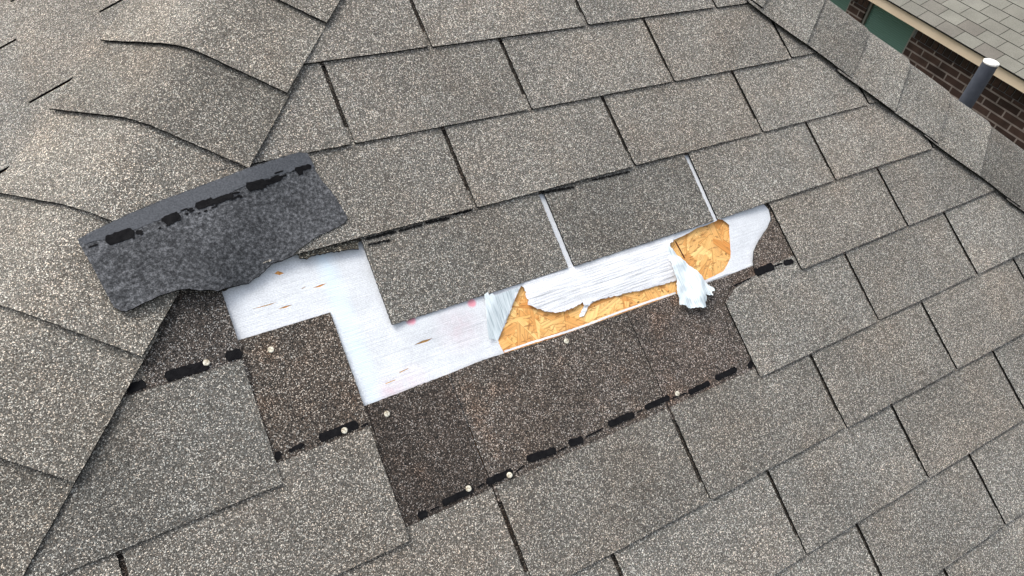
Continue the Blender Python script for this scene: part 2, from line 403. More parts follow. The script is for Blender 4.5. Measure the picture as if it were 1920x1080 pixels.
for r in range(-7, 19):
    S = slots(r)
    for i in range(len(S) - 1):
        a, b = S[i] * W + G / 2, S[i + 1] * W - G / 2
        if r == 2 and i and -1 < S[i] < .5: a += .0018
        if r == 2 and -2 < S[i] < -.5: b -= .0018
        if gone(r, S[i]): continue
        if r in (3, 4, 5) and b - a > 1.3 * W: continue
        js = random.Random(r * 31 + i)
        top = r - .22
        if r in (5,) and b > -1.85 * W and a < .3 * W: top = r - .05
        if r == 4 and a < -1.8 * W and a > -2.4 * W * 1.0 - .2: top = r - .06
        if r == 3 and a < 0: top = r - .06
        jy = js.uniform(-.0012, .0012)
        yb0, yb1 = ly(r + 1, a) + jy, ly(r + 1, b) + jy + js.uniform(-.0008, .0008)
        yt0, yt1 = ly(r, a) + (r - top) * E, ly(r, b) + (r - top) * E
        TL = {5: ((770, 985), (1390, 703)), 4: ((520, 868), (700, 798)), 3: ((240, 742), (455, 674))}
        if top > r - .2 and r in TL:          # weathering line just below the sealant dashes
            p_, q_ = at(*TL[r][0]), at(*TL[r][1]); sl2 = (q_.y - p_.y) / (q_.x - p_.x)
            yt0, yt1 = p_.y + sl2 * (a - p_.x), p_.y + sl2 * (b - p_.x)
        cr = js.uniform(.0008, .0035)
        poly = [(a, yb0 + cr), (a + cr, yb0), (b - cr, yb1), (b, yb1 + cr), (b, yt1), (a, yt0)]
        if r == 4 and abs(S[i] - .184) < .02:      # upper corner torn with the missing piece
            q = [at(*p) for p in ((1358, 570), (1377, 542), (1400, 524), (1432, 509))]
            poly = [(a, yb0 + cr), (a + cr, yb0), (b - cr, yb1), (b, yb1 + cr), (b, yt1), (q[3].x + .01, yt0), (q[3].x, q[3].y), (q[2].x, q[2].y), (q[1].x, q[1].y), (a, q[0].y)]
        poly = cliphips(poly)
        if len(poly) < 3: continue
        cx = sum(p[0] for p in poly) / len(poly); cy = sum(p[1] for p in poly) / len(poly)
        vis = False
        for p in poly + [(cx, cy)]:
            X, Y, Z = pxof((p[0], p[1], 0))
            if Z > .1 and -20 < X < 1940 and -20 < Y < 1100: vis = True
        lift = zrow(r); wx, wy = js.uniform(-.0007, .0007), js.uniform(0, .0008)
        sag = -.0058 if r == 2 and S[i] < .9 else 0
        def zf(x, y, lift=lift, wx=wx, wy=wy, a=a, b=b, sag=sag, r=r):
            s = max(0, min(1, 1 - (y - ly(r + 1, x)) / E))
            return lift(x, y) + s * (wy + wx * (x - a) / W + sag * max(0, min(1, (.74 - x / W) / .3))) + s * .0004 * math.sin(x * 37 + r)
        if vis:
            poly = rough(poly, .0035, .0012, r * 3.3 + i)
            me = patch(poly, (), .035, zf, .0030)
            link('shingle_tab', me, roof, [M['gran'], M['edge']], tone(r, S[i], dark(r, S[i]))); count += 1
        elif cy > YE - .05:
            patch(poly, (), 0, zf, .003, True, far_bm)
for v in [v for v in far_bm.verts if not v.link_faces]: far_bm.verts.remove(v)
for q_ in () and ((945, 659), (1094, 612), (1268, 549), (690, 758), (850, 707), (1375, 513), (443, 638), (620, 585)):
    p = at(*q_, -.0045); print('V', q_, round((-(p.y - ly(0, p.x)) / E), 3), round(min(range(250, 420), key=lambda v: abs(ly(v / 100, p.x) - p.y)) / 100, 3))
print('visible tabs', count)

# head-laps under the tabs (the darker upper halves that only show in slots and where shingles are gone)
def headlap(r, u0, u1, v0=None, v1=None, tint=(1, 1, 1), ragged=None, dz=-.0007, name='shingle_headlap'):
    v0 = r - 1.28 if v0 is None else v0; v1 = r + .03 if v1 is None else v1
    n = 12; xs = [u0 * W + (u1 - u0) * W * i / n for i in range(n + 1)]
    fv = v0 if callable(v0) else (lambda x: v0)
    poly = ragged or [(x, ly(v1, x)) for x in xs] + [(x, ly(fv(x), x)) for x in xs[::-1]]
    poly = cliphips(poly, .06)
    if len(poly) < 3: return None
    z = zrow(r)
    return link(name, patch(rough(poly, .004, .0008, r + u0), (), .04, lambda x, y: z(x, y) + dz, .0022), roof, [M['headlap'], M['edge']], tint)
HEAD = {}
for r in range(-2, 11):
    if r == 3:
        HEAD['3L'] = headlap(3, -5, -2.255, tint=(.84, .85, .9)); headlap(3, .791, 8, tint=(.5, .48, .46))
    elif r == 4:
        HEAD['4L'] = headlap(4, -5, -1.85, v0=2.665, tint=(.92, .90, .90))
        q = [at(*p, -.003) for p in ((1358, 566), (1375, 535), (1400, 519), (1414, 507), (1412, 490), (1414, 470), (1424, 450), (1441, 425), (1447, 410), (1443, 392), (1432, 380))]
        poly = [(p.x, p.y) for p in q]
        xs = [.45 * W + (8 - .45) * W * i / 14 for i in range(15)]
        x0 = .184 * W + G / 2
        poly = [(x0, ly(4.1, x0))] + [(q[0].x, q[0].y)] + poly[1:] + [(q[-1].x, ly(2.75, q[-1].x))] + [(x, ly(2.75, x)) for x in xs if x > q[-1].x] + [(x, ly(4.03, x)) for x in xs[::-1]] + [(.3 * W, ly(4.1, .3 * W))]
        HEAD['4R'] = headlap(4, .184, 8, ragged=poly, tint=(.98, .93, .93))
    elif r == 5:
        def top5(x):
            t = [(-.7, 3.63), (-.565, 3.63), (-.44, 3.63), (-.38, 3.62), (-.26, 3.67), (-.1, 3.69), (.06, 3.715), (2, 3.72)]
            for (a, u), (b, v) in zip(t, t[1:]):
                if a <= x <= b: return u + (v - u) * (x - a) / (b - a)
            return 3.63 if x < 0 else 3.72
        HEAD['5a'] = headlap(5, -5, -1.437, v0=top5, tint=(.60, .57, .58)); HEAD['5b'] = headlap(5, -1.433, -.413, v0=top5, tint=(.97, .95, .97)); HEAD['5c'] = headlap(5, -.409, 8, v0=top5, tint=(.98, .95, .98))
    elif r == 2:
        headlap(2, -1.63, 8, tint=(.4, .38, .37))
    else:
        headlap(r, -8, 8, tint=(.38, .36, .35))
# ragged strip of the torn shingle left under the course above
q = [at(*p) for p in ((556, 470), (562, 484), (575, 483), (590, 478), (606, 477), (622, 472), (640, 469), (655, 467), (673, 467), (671, 452), (676, 425), (600, 440), (575, 452))]
o = link('torn_shingle_strip', patch(rough([(p.x, p.y) for p in q][::-1], .003, .002, 5, .002), (), .02, lambda x, y: .0002, .0035), roof, [M['headlap'], M['edge']], (.95, 1.0, .95))
q = [at(*p) for p in ((322, 548), (345, 550), (372, 548), (395, 550), (425, 545), (440, 530), (330, 520))]
link('torn_shingle_strip', patch(rough([(p.x, p.y) for p in q], .003, .002, 9, .002), (), .02, lambda x, y: .001, .003), roof, [M['headlap'], M['edge']], (.7, .7, .7))

# torn fibres and dirt under the lifted course
for i, (a, b, wd) in enumerate((((684, 449), (742, 434), 4), ((748, 433), (792, 422), 3), ((798, 418), (842, 409), 4.5), ((690, 459), (730, 450), 2.5), ((850, 402), (884, 395), 3), ((1016, 362), (1075, 351), 4), ((1110, 338), (1180, 322), 2.5))):
    p, q_ = at(*a, 0), at(*b, 0); wd_ = wd * 1.2 / FOC; nn_ = Vector((-(q_ - p).y, (q_ - p).x, 0)).normalized() * wd_ / 2
    z_ = zrow(2); link('torn_fibre', patch(rough([tuple((p - nn_).xy), tuple((q_ - nn_).xy), tuple((q_ + nn_).xy), tuple((p + nn_).xy)], .0025, .0022, i * 3.3), (), 0, lambda x, y: z_(x, y) + .0009, .002), roof, [M['edge'], M['edge']])
# sealant dashes
def blob(pts, wd, seed, step=.0025):
    """ragged bar around a centre line"""
    a, b = Vector(pts[0]), Vector(pts[1]); L = (b - a).length; t = (b - a) / L; nn = Vector((-t.y, t.x)); out = []
    n = max(6, int(L / step))
    for side in (1, -1):
        for i in range(n + 1):
            f = i / n if side == 1 else 1 - i / n
            e = min(1, math.sqrt(max(0, min(f, 1 - f) * L / (wd * .16)))) if L > wd else (max(0, 1 - abs(2 * f - 1) ** 5)) ** .4
            e = max(.12, e); p = a + t * (L * f) + nn * side * wd / 2 * e * (1 + .22 * noise.noise(Vector((f * L * 150 + seed, side * 3, seed))) + .22 * noise.noise(Vector((f * L * 420, side * 5, seed))))
            out.append((p.x, p.y))
    return out[::-1]
def dash(parent, zf, p0, p1, wpx, seed, mat='tar', th=.0018, zr=0.0, fa=None):
    a, b = (fa(*p0), fa(*p1)) if fa else (at(*p0, zr), at(*p1, zr))
    wd = wpx * (CP - a).length / FOC
    o = link('sealant_strip', patch(blob(((a.x, a.y), (b.x, b.y)), wd, seed), (), 0, lambda x, y: zf(x, y) + .0007, th), parent, [M[mat], M[mat]])
    return o
def zh(r):
    z = zrow(r); return lambda x, y: z(x, y)
D5 = [((783, 968), (802, 961), 15, '5a'), ((829, 944), (889, 916), 13, '5a'), ((912, 905), (962, 883), 15, '5b'), ((988, 862), (1043, 843), 16, '5b'), ((1066, 832), (1094, 823), 15, '5b'),
      ((1141, 796), (1190, 776), 14, '5c'), ((1209, 765), (1256, 744), 12, '5c'), ((1292, 737), (1331, 717), 11, '5c'), ((1342, 710), (1382, 691), 12, '5c')]
for i, (a, b, wd, hk) in enumerate(D5): dash(HEAD[hk], zh(5), a, b, wd * .85, i * 7.1)
for i, (a, b) in enumerate((((806, 957), (824, 949)), ((896, 914), (908, 905)), ((966, 886), (984, 871)), ((1046, 846), (1064, 837)), ((1098, 820), (1132, 802)), ((1194, 773), (1206, 768)), ((1260, 747), (1288, 736)))):
    dash(HEAD['5b'], zh(5), a, b, 2.2, 40 + i)
D4 = [((598, 822), (672, 794), 15, '4L'), ((518, 861), (524, 846), 11, '4L'), ((540, 846), (570, 832), 7, '4L'), ((676, 800), (692, 793), 3, '4L')]
for i, (a, b, wd, hk) in enumerate(D4): dash(HEAD[hk], zh(4), a, b, wd, 60 + i * 5.3)
D3 = [((308, 706), (392, 683), 18, '3L'), ((422, 668), (454, 661), 17, '3L'), ((236, 731), (273, 717), 15, '3L')]
for i, (a, b, wd, hk) in enumerate(D3): dash(HEAD[hk], zh(3), a, b, wd, 80 + i * 4.7)
for i, (a, b, wd) in enumerate((((1416, 512), (1451, 498), 14), ((1469, 494), (1488, 489), 10), ((1376, 536), (1408, 521), 2.5), ((1452, 499), (1468, 493), 3))):
    dash(HEAD['4R'], zh(4), a, b, wd, 90 + i * 3.9)
dash(HEAD['5c'], zh(5), (1404, 690), (1412, 676), 9, 120)

# roofing nails
def nail_mesh():
    bm = bmesh.new(); n = 20
    prof = [(.0, .0008), (.0026, .0009), (.0037, .0008), (.0042, .0004), (.0041, 0), (.0016, -.0003), (.0016, -.004)]
    rings = []
    for rr, z in prof:
        rings.append([bm.verts.new((rr * math.cos(6.2832 * i / n) * (1 + .03 * math.sin(2.1 + i)), rr * math.sin(6.2832 * i / n), z)) for i in range(n)] if rr else [bm.verts.new((0, 0, z))] * n)
    for a, b in zip(rings, rings[1:]):
        for i in range(n):
            j = (i + 1) % n; vs = list(dict.fromkeys((a[i], b[i], b[j], a[j])))
            if len(vs) > 2: bm.faces.new(vs).smooth = True
    return mesh(bm)
nm = nail_mesh(); nm.materials.append(M['nail'])
for px, py, hk, r in ((387, 680, '3L', 3), (508, 654, '4L', 4), (646, 807, '4L', 4), (727, 775, '5a', 5), (879, 916, '5a', 5), (955, 891, '5b', 5), (1065, 638, '5c', 5), (1271, 738, '5c', 5)):
    p = at(px, py, .001); z = zrow(r)(p.x, p.y)
    o = bpy.data.objects.new('roofing_nail', nm); COL.objects.link(o); o.parent = HEAD[hk]
    o.location = (p.x, p.y, z + (.0022 if hk in ('5b', '3L') and px != 1065 else .0003)); o.rotation_euler = (rng.uniform(-.1, .1), rng.uniform(-.1, .1), px)

# OSB strands over the uncovered deck
q0 = at(440, 500); q1 = at(1460, 380)
bm = bmesh.new(); tl = bm.faces.layers.float.new('tone'); ul = bm.loops.layers.uv.new('grain'); u2 = bm.loops.layers.uv.new('rim')
for i in range(3400):
    x = rng.uniform(q0.x - .04, q1.x + .05); y = rng.uniform(ly(3.85, 0), ly(2.9, 0)) if x > -.5 else rng.uniform(ly(3.8, 0), ly(1.95, 0))
    L = rng.uniform(.03, .11); wd = rng.uniform(.007, .034); an = rng.gauss(.2, .75); z = -.0107 + i * 2.1e-7 + rng.uniform(0, .0002)
    t = Vector((math.cos(an), math.sin(an), rng.uniform(-.002, .002))); nn = Vector((-t.y, t.x, rng.uniform(-.01, .01))); c = Vector((x, y, z))
    sk = rng.uniform(-.6, .6) * wd
    vs = [bm.verts.new(p) for p in (c - t * (L / 2 + sk) - nn * wd / 2, c + t * (L / 2 - sk) - nn * wd / 2, c + t * (L / 2 + sk * .7) + nn * wd / 2, c - t * (L / 2 - sk * .5) + nn * wd / 2)]
    f = bm.faces.new(vs); f[tl] = min(1, max(0, rng.betavariate(1.3, .9))); o_ = rng.uniform(0, 50)
    for lp, uv_ in zip(f.loops, ((0, 0), (L, 0), (L, wd), (0, wd))): lp[ul].uv = (uv_[0] * 14 + o_, uv_[1] * 420 + o_); lp[u2].uv = (uv_[0] / L, uv_[1] / wd)
me = bpy.data.meshes.new('m'); bm.to_mesh(me); bm.free()
tag(link('oriented_strand_board', me, roof, [M['osb']]), 'bare yellow strand board showing through the torn underlayment')

# underlayment sheet with its torn openings
ZU = -.0092
def pp(lst, z=ZU): return [(p.x, p.y) for p in (at(a, b, z) for a, b in lst)]
rag1 = [(975, 536), (982, 540), (986, 548), (985, 556), (990, 563), (989, 571), (998, 574), (1008, 580), (1014, 579), (1020, 584), (1030, 585), (1044, 586), (1058, 584), (1072, 578), (1084, 572), (1092, 567), (1098, 573), (1105, 572), (1112, 566), (1128, 560), (1145, 557), (1160, 553), (1178, 548), (1200, 545), (1225, 538), (1250, 531), (1268, 525)]
hole1 = rag1 + [(1280, 520), (1290, 545), (1275, 562), (1215, 582), (1150, 606), (1094, 628), (1040, 644), (1000, 656), (952, 672), (938, 650), (934, 638), (945, 612), (960, 574)]
hole2 = [(1253, 457), (1258, 453), (1266, 449), (1280, 443), (1291, 437), (1305, 429), (1322, 424), (1338, 417), (1344, 413), (1352, 413), (1358, 417), (1365, 423), (1366, 440), (1368, 455), (1370, 470), (1370, 483), (1364, 496), (1357, 508), (1340, 517), (1322, 525), (1300, 530), (1278, 500), (1262, 478)]
cuts = [[(586, 540), (600, 534), (614, 530), (600, 538)], [(565, 541), (573, 537), (572, 538.6), (566, 542)], [(520, 580), (534, 574), (549, 571), (536, 577)], [(470, 580), (498, 572), (520, 566), (508, 571), (490, 576)],
        [(514, 513), (521, 508), (533, 512), (524, 516)], [(776, 647), (792, 639), (812, 634), (800, 641), (786, 645)], [(722, 719), (742, 711), (741, 713), (724, 720)], [(748, 698), (766, 690), (765, 692), (750, 699)],
        [(1008, 556), (1014, 553), (1016, 556), (1010, 558)], [(1110, 551), (1114, 548), (1114, 556), (1110, 555)], [(925, 643), (936, 640), (931, 642)]]
outer = [(-1.1, ly(1.5, -1)), (-1.1, ly(4.2, -1)), (.75, ly(4.2, .7)), (.75, ly(1.5, .7))]
outer = clip(outer, HL.line[0], HL.line[1], HL.c + .05)
holes = [rough(pp(hole1), .0025, .0012, 3, .0008), rough(pp(hole2), .003, .0006, 4)] + [pp(c) for c in cuts]
def sst(t):
    t = max(0, min(1, t)); return t * t * (3 - 2 * t)
def zu(x, y):                                # bulged up under the lifted course, low elsewhere
    v = -(y - ly(0, x)) / E
    return ZU + .0036 * sst((3.5 - v) / .45) * sst((x / W + 1.62) / .12) * sst((1.1 - x / W) / .3) + .0004 * noise.noise(Vector((x * 14, y * 30, 1)))
under = link('underlayment', patch(rough(outer, .05, 0), holes, .012, zu, .0004), roof, [M['under'], M['fibre']])
tag(under, 'torn white underlayment laid bare where shingles are missing')
tag(HEAD['5a'], 'darkest, nearly black exposed shingle strip left of centre')
# the loose wrinkled band between the openings, standing a little proud of the deck
band = [(a, b) for a, b in rag1][1:] + [(1266, 508), (1262, 490), (1257, 470), (1255, 458), (1262, 452), (1262, 440), (980, 525)]
def zb(x, y):
    v = (ly(3, x) - y) / E
    return zu(x, y) + .0009 + .0022 * max(0, math.sin(max(0, v - .04) * 5.2)) + .0011 * noise.noise(Vector((x * 18, y * 150, 2)))
link('wrinkled_band', patch(rough(pp(band, -.006), .0012, .0022, 8, .0012), (), .004, zb, .0005), under, [M['under_wrinkled'], M['fibre']])
# small strip hanging over the board
link('torn_shred', patch(rough(pp([(1097, 570), (1105, 571), (1101, 582), (1096, 592), (1088, 594), (1088, 589), (1093, 580)], -.006), .002, .001, 2), (), .004, lambda x, y: zu(x, y) + .0009, .0004), under, [M['under_wrinkled'], M['fibre']])
# white threads along the lower edge of the opening
TE = [(945, 659), (1000, 640.5), (1050, 625.5), (1094, 611), (1150, 589), (1215, 565.5), (1266, 549)]
link('torn_edge', patch(rough(pp([(x, y - 1.5) for x, y in TE] + [(x + 1, y + 2.2) for x, y in TE[::-1]], -.0065), .003, .0008, 2), (), 0, lambda x, y: -.0060, .0004), under, [M['under_wrinkled'], M['fibre']])
link('torn_edge', patch(rough(pp([(1318, 527), (1340, 518), (1358, 509), (1375, 512), (1412, 492), (1412, 495), (1378, 508), (1340, 522), (1322, 530)], -.007), .003, .0005, 2), (), 0, lambda x, y: -.0056, .0004), under, [M['under_wrinkled'], M['fibre']])
# flap folded back to the left of the opening
f1 = [(973, 538), (935, 637), (926, 635), (917, 637), (914, 618), (912, 600), (909, 580), (909, 562), (907, 553), (913, 549), (916, 556), (921, 551), (925, 556), (948, 547)]
A1, B1 = at(973, 538, ZU), at(935, 637, ZU)
def z1(x, y):
    t = (B1 - A1).xy.normalized(); d = abs((Vector((x, y)) - A1.xy).cross(t))
    return zu(x, y) + .0014 + .006 * min(1, d / .03) + .0012 * math.sin(x * 260 + y * 90) + .002 * noise.noise(Vector((x * 60, y * 20, 0)))
link('folded_flap', patch(rough(pp(f1, -.003), .002, .0007, 6), (), .0035, z1, .0005), under, [M['flap'], M['fibre']])
# twisted flap hanging down from the right opening
f2 = [(1252, 458), (1258, 460), (1266, 468), (1278, 480), (1292, 494), (1306, 508), (1318, 520), (1324, 530), (1337, 541), (1337, 546), (1333, 547), (1335, 554), (1328, 553), (1322, 552), (1325, 560), (1321, 567), (1323, 576), (1314, 579), (1302, 577), (1290, 579), (1280, 573), (1271, 573), (1270, 560), (1267, 545), (1268, 525), (1264, 508), (1260, 492), (1255, 475)]
def z2(x, y):
    v = max(0, (ly(3.2, x) - y) / E)
    return max(-.0052, zu(x, y)) + .0016 + .010 * min(1, v * 1.6) + .0022 * math.sin(x * 150 - y * 60) * min(1, v * 3 + .3) + .0035 * noise.noise(Vector((x * 60, y * 60, 0))) + .0016 * noise.noise(Vector((x * 210, y * 90, 2))) * .4
link('hanging_flap', patch(rough(pp(f2, .002), .0012, .0016, 6), (), .0024, z2, .0005), under, [M['flap2'], M['fibre']])
# dark line drawn on the board in the right opening
a, b = at(1266, 452, -.0096), at(1284, 485, -.0096)
link('marker_line', patch(blob(((a.x, a.y), (b.x, b.y)), .0024, 3), (), 0, lambda x, y: -.0093, .0003), roof, [M['marker']] * 2)

# ------------------------------------------------------------------ left slope
hd = HL.d.cross(HL.m2); nL = hd if hd.z > 0 else -hd
upL = Vector((0, math.sin(R(25)), math.cos(R(25))))
hx = nL.cross(upL).normalized(); hx = hx if hx.y > 0 else -hx
wx_ = nL.cross(hx).normalized(); wx_ = wx_ if wx_.dot(upL) < 0 else -wx_
def XL(p): return HL.O + hx * p.x + wx_ * p.y + nL * p.z    # p = (h, w, height)
pd = (HL.d.dot(hx), HL.d.dot(wx_)); pm = (HL.m2.dot(hx), HL.m2.dot(wx_))
def leftslope(X, O, pm_, rows, parent, frame_check, wl=.246):
    ex = .14
    for k_ in range(*rows):
        w1 = wl + ex * k_; w0 = w1 - ex
        o = {0: .06, 1: -.06, 2: .125}.get(k_, .06 + .13 * k_)
        for j in range(-12, 13):
            a = o + j * .295 + .003; b = a + .295 - .006
            poly = [(a, w0 - .02), (b, w0 - .02), (b, w1), (a, w1)]
            poly = clip(poly, -pm_[0], -pm_[1], -.118)         # stay under the cap
            if len(poly) < 3: continue
            vis = False
            for p in poly:
                c = X(Vector((p[0], p[1], 0))); xx, yy, zz = pxof(c)
                if zz > .1 and -10 < xx < 1930 and -10 < yy < 1090: vis = True
            zf = lambda x, y, w1=w1: T * 1.1 * (1 - (w1 - y) / ex)
            if vis and frame_check:
                link('shingle_tab', patch(rough(poly, .004, .001, k_ + j * 2.2), (), .05, zf, .003, xf=X), parent, [M['gran'], M['edge']], tone(k_ + 40, j * .3, .92))
            elif -2.6 < a < 2.4:
                patch(poly, (), 0, zf, .003, True, far_bm, X)
leftslope(XL, HL.O, pm, (-3, 14), roof, True)
# right slope (falls away behind the right hip)
hR = HR.d.cross(HR.m2); nR = hR if hR.z > 0 else -hR
up0 = Vector((0, .5, .8660254))
hxR = nR.cross(up0).normalized(); hxR = hxR if hxR.y > 0 else -hxR
wxR = nR.cross(hxR).normalized(); wxR = wxR if wxR.dot(up0) < 0 else -wxR
# mirrored so that the outline stays counter-clockwise seen from above
def XR(p): return HR.O + hxR * (-p.x) + wxR * p.y + nR * p.z
leftslope(XR, HR.O, (-HR.m2.dot(hxR), HR.m2.dot(wxR)), (-3, 12), roof, False)
for v in [v for v in far_bm.verts if not v.link_faces]: far_bm.verts.remove(v)
me = bpy.data.meshes.new('m'); far_bm.to_mesh(me); far_bm.free()
o = link('shingle_field', me, roof, [M['gran'], M['edge']], (1, 1, 1)); tag(o, kind='stuff')

# ------------------------------------------------------------------ hip caps
def cap(H, a0, a1, lift, seed, tint, hw1=.1525, hw2=.1525, r=.035, skew=0.0, tt=.0035):
    bm = bmesh.new(); q = random.Random(seed); na = 8; ns = 44
    wob = q.uniform(-.0025, .0025); e1 = q.uniform(-.0015, .0015); e2 = q.uniform(-.0015, .0015)
    def pt(a, s, off):
        f1 = (s + math.sqrt(s * s + r * r)) / 2; f2 = (-s + math.sqrt(s * s + r * r)) / 2
        t = (a - a0) / (a1 - a0)
        k = 1 / (1 + math.exp(-s / .015)); n = (H.n1 * k + H.n2 * (1 - k)).normalized()
        crest = math.exp(-(s / .05) ** 2)
        z = lift + tt * max(0, t) + .0045 * crest + .0008 * math.sin(a * 31 + seed) * (1 - crest) + off
        z += .0009 * noise.noise(Vector((a * 12, s * 14, seed)))
        return H.O + H.d * (a + skew * s + .0012 * noise.noise(Vector((s * 90, a * 9, seed))) * (t > .9)) + H.m1 * f1 + H.m2 * f2 + n * z
    A0 = a0 - .035
    T_, B_ = [], []
    for i in range(na + 1):
        a = A0 + (a1 - A0) * i / na; rt, rb = [], []
        for j in range(ns + 1):
            s = -hw2 - e2 + (hw1 + e1 + hw2 + e2) * j / ns
            if j == ns: s += .0008 * noise.noise(Vector((a * 200, 0, seed))) + wob * (i / na)
            rt.append(bm.verts.new(pt(a, s, 0))); rb.append(bm.verts.new(pt(a, s, -.003)))
        T_.append(rt); B_.append(rb)
    def quad(*v, mi=0, sm=True):
        f = bm.faces.new(v); f.material_index = mi; f.smooth = sm
    for i in range(na):
        for j in range(ns):
            quad(T_[i][j], T_[i][j + 1], T_[i + 1][j + 1], T_[i + 1][j]); quad(B_[i][j], B_[i + 1][j], B_[i + 1][j + 1], B_[i][j + 1], mi=1)
        quad(T_[i][0], T_[i + 1][0], B_[i + 1][0], B_[i][0], mi=1, sm=False); quad(T_[i][ns], B_[i][ns], B_[i + 1][ns], T_[i + 1][ns], mi=1, sm=False)
    for i in range(na):
        for e in (bm.edges.get((T_[i][0], T_[i + 1][0])), bm.edges.get((T_[i][ns], T_[i + 1][ns]))): e.smooth = False
    for j in range(ns):
        quad(T_[na][j], T_[na][j + 1], B_[na][j + 1], B_[na][j], mi=1, sm=False); bm.edges.get((T_[na][j], T_[na][j + 1])).smooth = False; quad(T_[0][j], B_[0][j], B_[0][j + 1], T_[0][j + 1], mi=1, sm=False)
    return link('hip_cap', mesh(bm), roof, [M['gran'], M['edge']], tint)
cl = [-.36, -.22, -.08, .058, .199, .333, .476, .620, .776, .92, 1.06, 1.20, 1.34, 1.48]
ct = [1, 1, 1.0, .98, 1.06, .84, 1.12, 1.1, 1.05, .86, .95, 1, 1.1, 1]
cl += [1.62 + .142 * i for i in range(16)]; ct += [1] * 16
for i in range(1, len(cl)): cap(HL, cl[i - 1], cl[i], .0055, i, (ct[i] * .94, ct[i] * .93, ct[i] * .91), r=.045, hw2=.16, tt=.0062)
cr_ = [-.19, -.07, .045, .160, .282, .398, .518, .636, .755, .872, .99, 1.11, 1.23, 1.35, 1.47]
tr = [1, 1, .95, .95, .78, 1.05, .96, 1.04, .66, .8, 1, .9, 1, 1, 1]
cr_ += [1.59 + .118 * i for i in range(17)]; tr += [1] * 17
for i in range(1, len(cr_)): cap(HR, cr_[i - 1], cr_[i], .0098, 30 + i, (tr[i] * .99, tr[i], tr[i]), r=.03, hw1=.1525 + (.003 if i % 2 else -.002), tt=.0045 if i % 2 else .003)

# ------------------------------------------------------------------ eave and walls of the house under the roof
bm = bmesh.new()
MW = ROOF
pe = [MW @ EL, MW @ ER, MW @ RB, MW @ LB]
Minv = ROOF.inverted()
cen = sum(pe, Vector()) / 4
low = min(p.z for p in pe)
ins = [cen + (p - cen) * .9 for p in pe]
def wpts(z, L): return [Minv @ Vector((p.x, p.y, z if z is not None else p.z - .25)) for p in L]
a = [bm.verts.new(p) for p in wpts(0.0, ins)]; b = [bm.verts.new(p) for p in wpts(None, ins)]
for i in range(4): bm.faces.new((a[i], a[(i + 1) % 4], b[(i + 1) % 4], b[i]))
wl_ = link('house_wall', mesh(bm), roof, [M['brick']])

# ------------------------------------------------------------------ the torn shingle lying upside down
fo = [(145, 449), (172, 434), (200, 420), (240, 401), (290, 380), (330, 365), (380, 346), (430, 328), (470, 313), (520, 297), (560, 285), (577, 287), (584, 300), (592, 320), (605, 340), (620, 357), (632, 374), (643, 393), (652, 408), (646, 418), (634, 425), (615, 434), (600, 441), (585, 450), (572, 459), (560, 467), (548, 480), (538, 484), (528, 489), (512, 492), (502, 502), (494, 509), (486, 517), (474, 523), (466, 531), (452, 533), (438, 537), (420, 541), (408, 546), (392, 543), (376, 545), (355, 541), (333, 544), (316, 549), (300, 554), (283, 562), (268, 568), (250, 578), (236, 584), (226, 582), (214, 576), (200, 553), (186, 524), (170, 494), (157, 472)]
HF = .016
felt = empty('torn_shingle_piece', ROOF)
tag(felt, 'dark grey torn shingle piece lying upside down, with black sealant dashes', 'shingle piece')
def sst(t):
    t = max(0, min(1, t)); return t * t * (3 - 2 * t)
def zfelt(x, y):
    d = (HL.line[0] * x + HL.line[1] * y - HL.c)       # >0 above the cap
    lo = .0052 + .0008 * noise.noise(Vector((x * 9, y * 9, 4)))
    t = max(0, min(1, (d + .09) / .09)); t = t * t * (3 - 2 * t)
    v_ = -(y - ly(0, x)) / E
    lo -= .0085 * sst((v_ - 2.0) / .35) * sst((x + .705) / .05)
    return lo + t * .0115 + .0012 * noise.noise(Vector((x * 16, y * 16, 1)))
def atf(a, b):                               # pixel -> point on the draped piece
    p = at(a, b, .01)
    for _ in range(4): p = at(a, b, zfelt(p.x, p.y))
    return p
fo2 = [(p.x, p.y) for p in (atf(a, b) for a, b in fo)]
fo2 = rough(fo2[::-1] if sum((fo2[i - 1][0] * fo2[i][1] - fo2[i][0] * fo2[i - 1][1]) for i in range(len(fo2))) < 0 else fo2, .003, .001, 11)
link('shingle_back', patch(fo2, (), .02, zfelt, .0035), felt, [M['felt'], M['edge']])
bnd = [(147, 450), (172, 436), (200, 422), (240, 403), (290, 382), (330, 367), (380, 348), (430, 330), (470, 315), (520, 299), (560, 287), (575, 289), (583, 301), (590, 314), (560, 318), (520, 328), (470, 345), (420, 366), (370, 386), (320, 404), (270, 424), (210, 443), (160, 458)]
b2 = [(p.x, p.y) for p in (atf(a, b) for a, b in bnd)]; b2 = b2[::-1]
link('release_band', patch(rough(b2, .004, .0014, 4, .001), (), .02, lambda x, y: zfelt(x, y) + .0004, .0012), felt, [M['felt_band'], M['felt_band']])
for i, (a, b, wd) in enumerate((((198, 453), (252, 434), 20), ((254, 437), (268, 434), 8), ((306, 415), (339, 405), 18), ((366, 388), (402, 376), 15), ((396, 380), (438, 366), 12), ((432, 364), (450, 360), 3), ((462, 352), (500, 343), 18), ((497, 344), (528, 332), 11), ((514, 326), (532, 320), 3), ((552, 319), (584, 311), 9), ((556, 322), (568, 320), 15), ((338, 396), (352, 391), 3), ((166, 464), (184, 458), 2.5))):
    dash(felt, lambda x, y: zfelt(x, y) + .0001, a, b, wd * .9, 200 + i * 3.7, fa=atf)

for i in range(26):
    f = rng.random(); x0, y0 = 190 + f * 385, 460 - f * 140 + rng.uniform(-9, 9)
    L = rng.uniform(3, 11); dash(felt, lambda x, y: zfelt(x, y) + .0001, (x0, y0), (x0 + L, y0 - L * .36 + rng.uniform(-1, 1)), rng.uniform(1.5, 4), 300 + i, fa=atf)

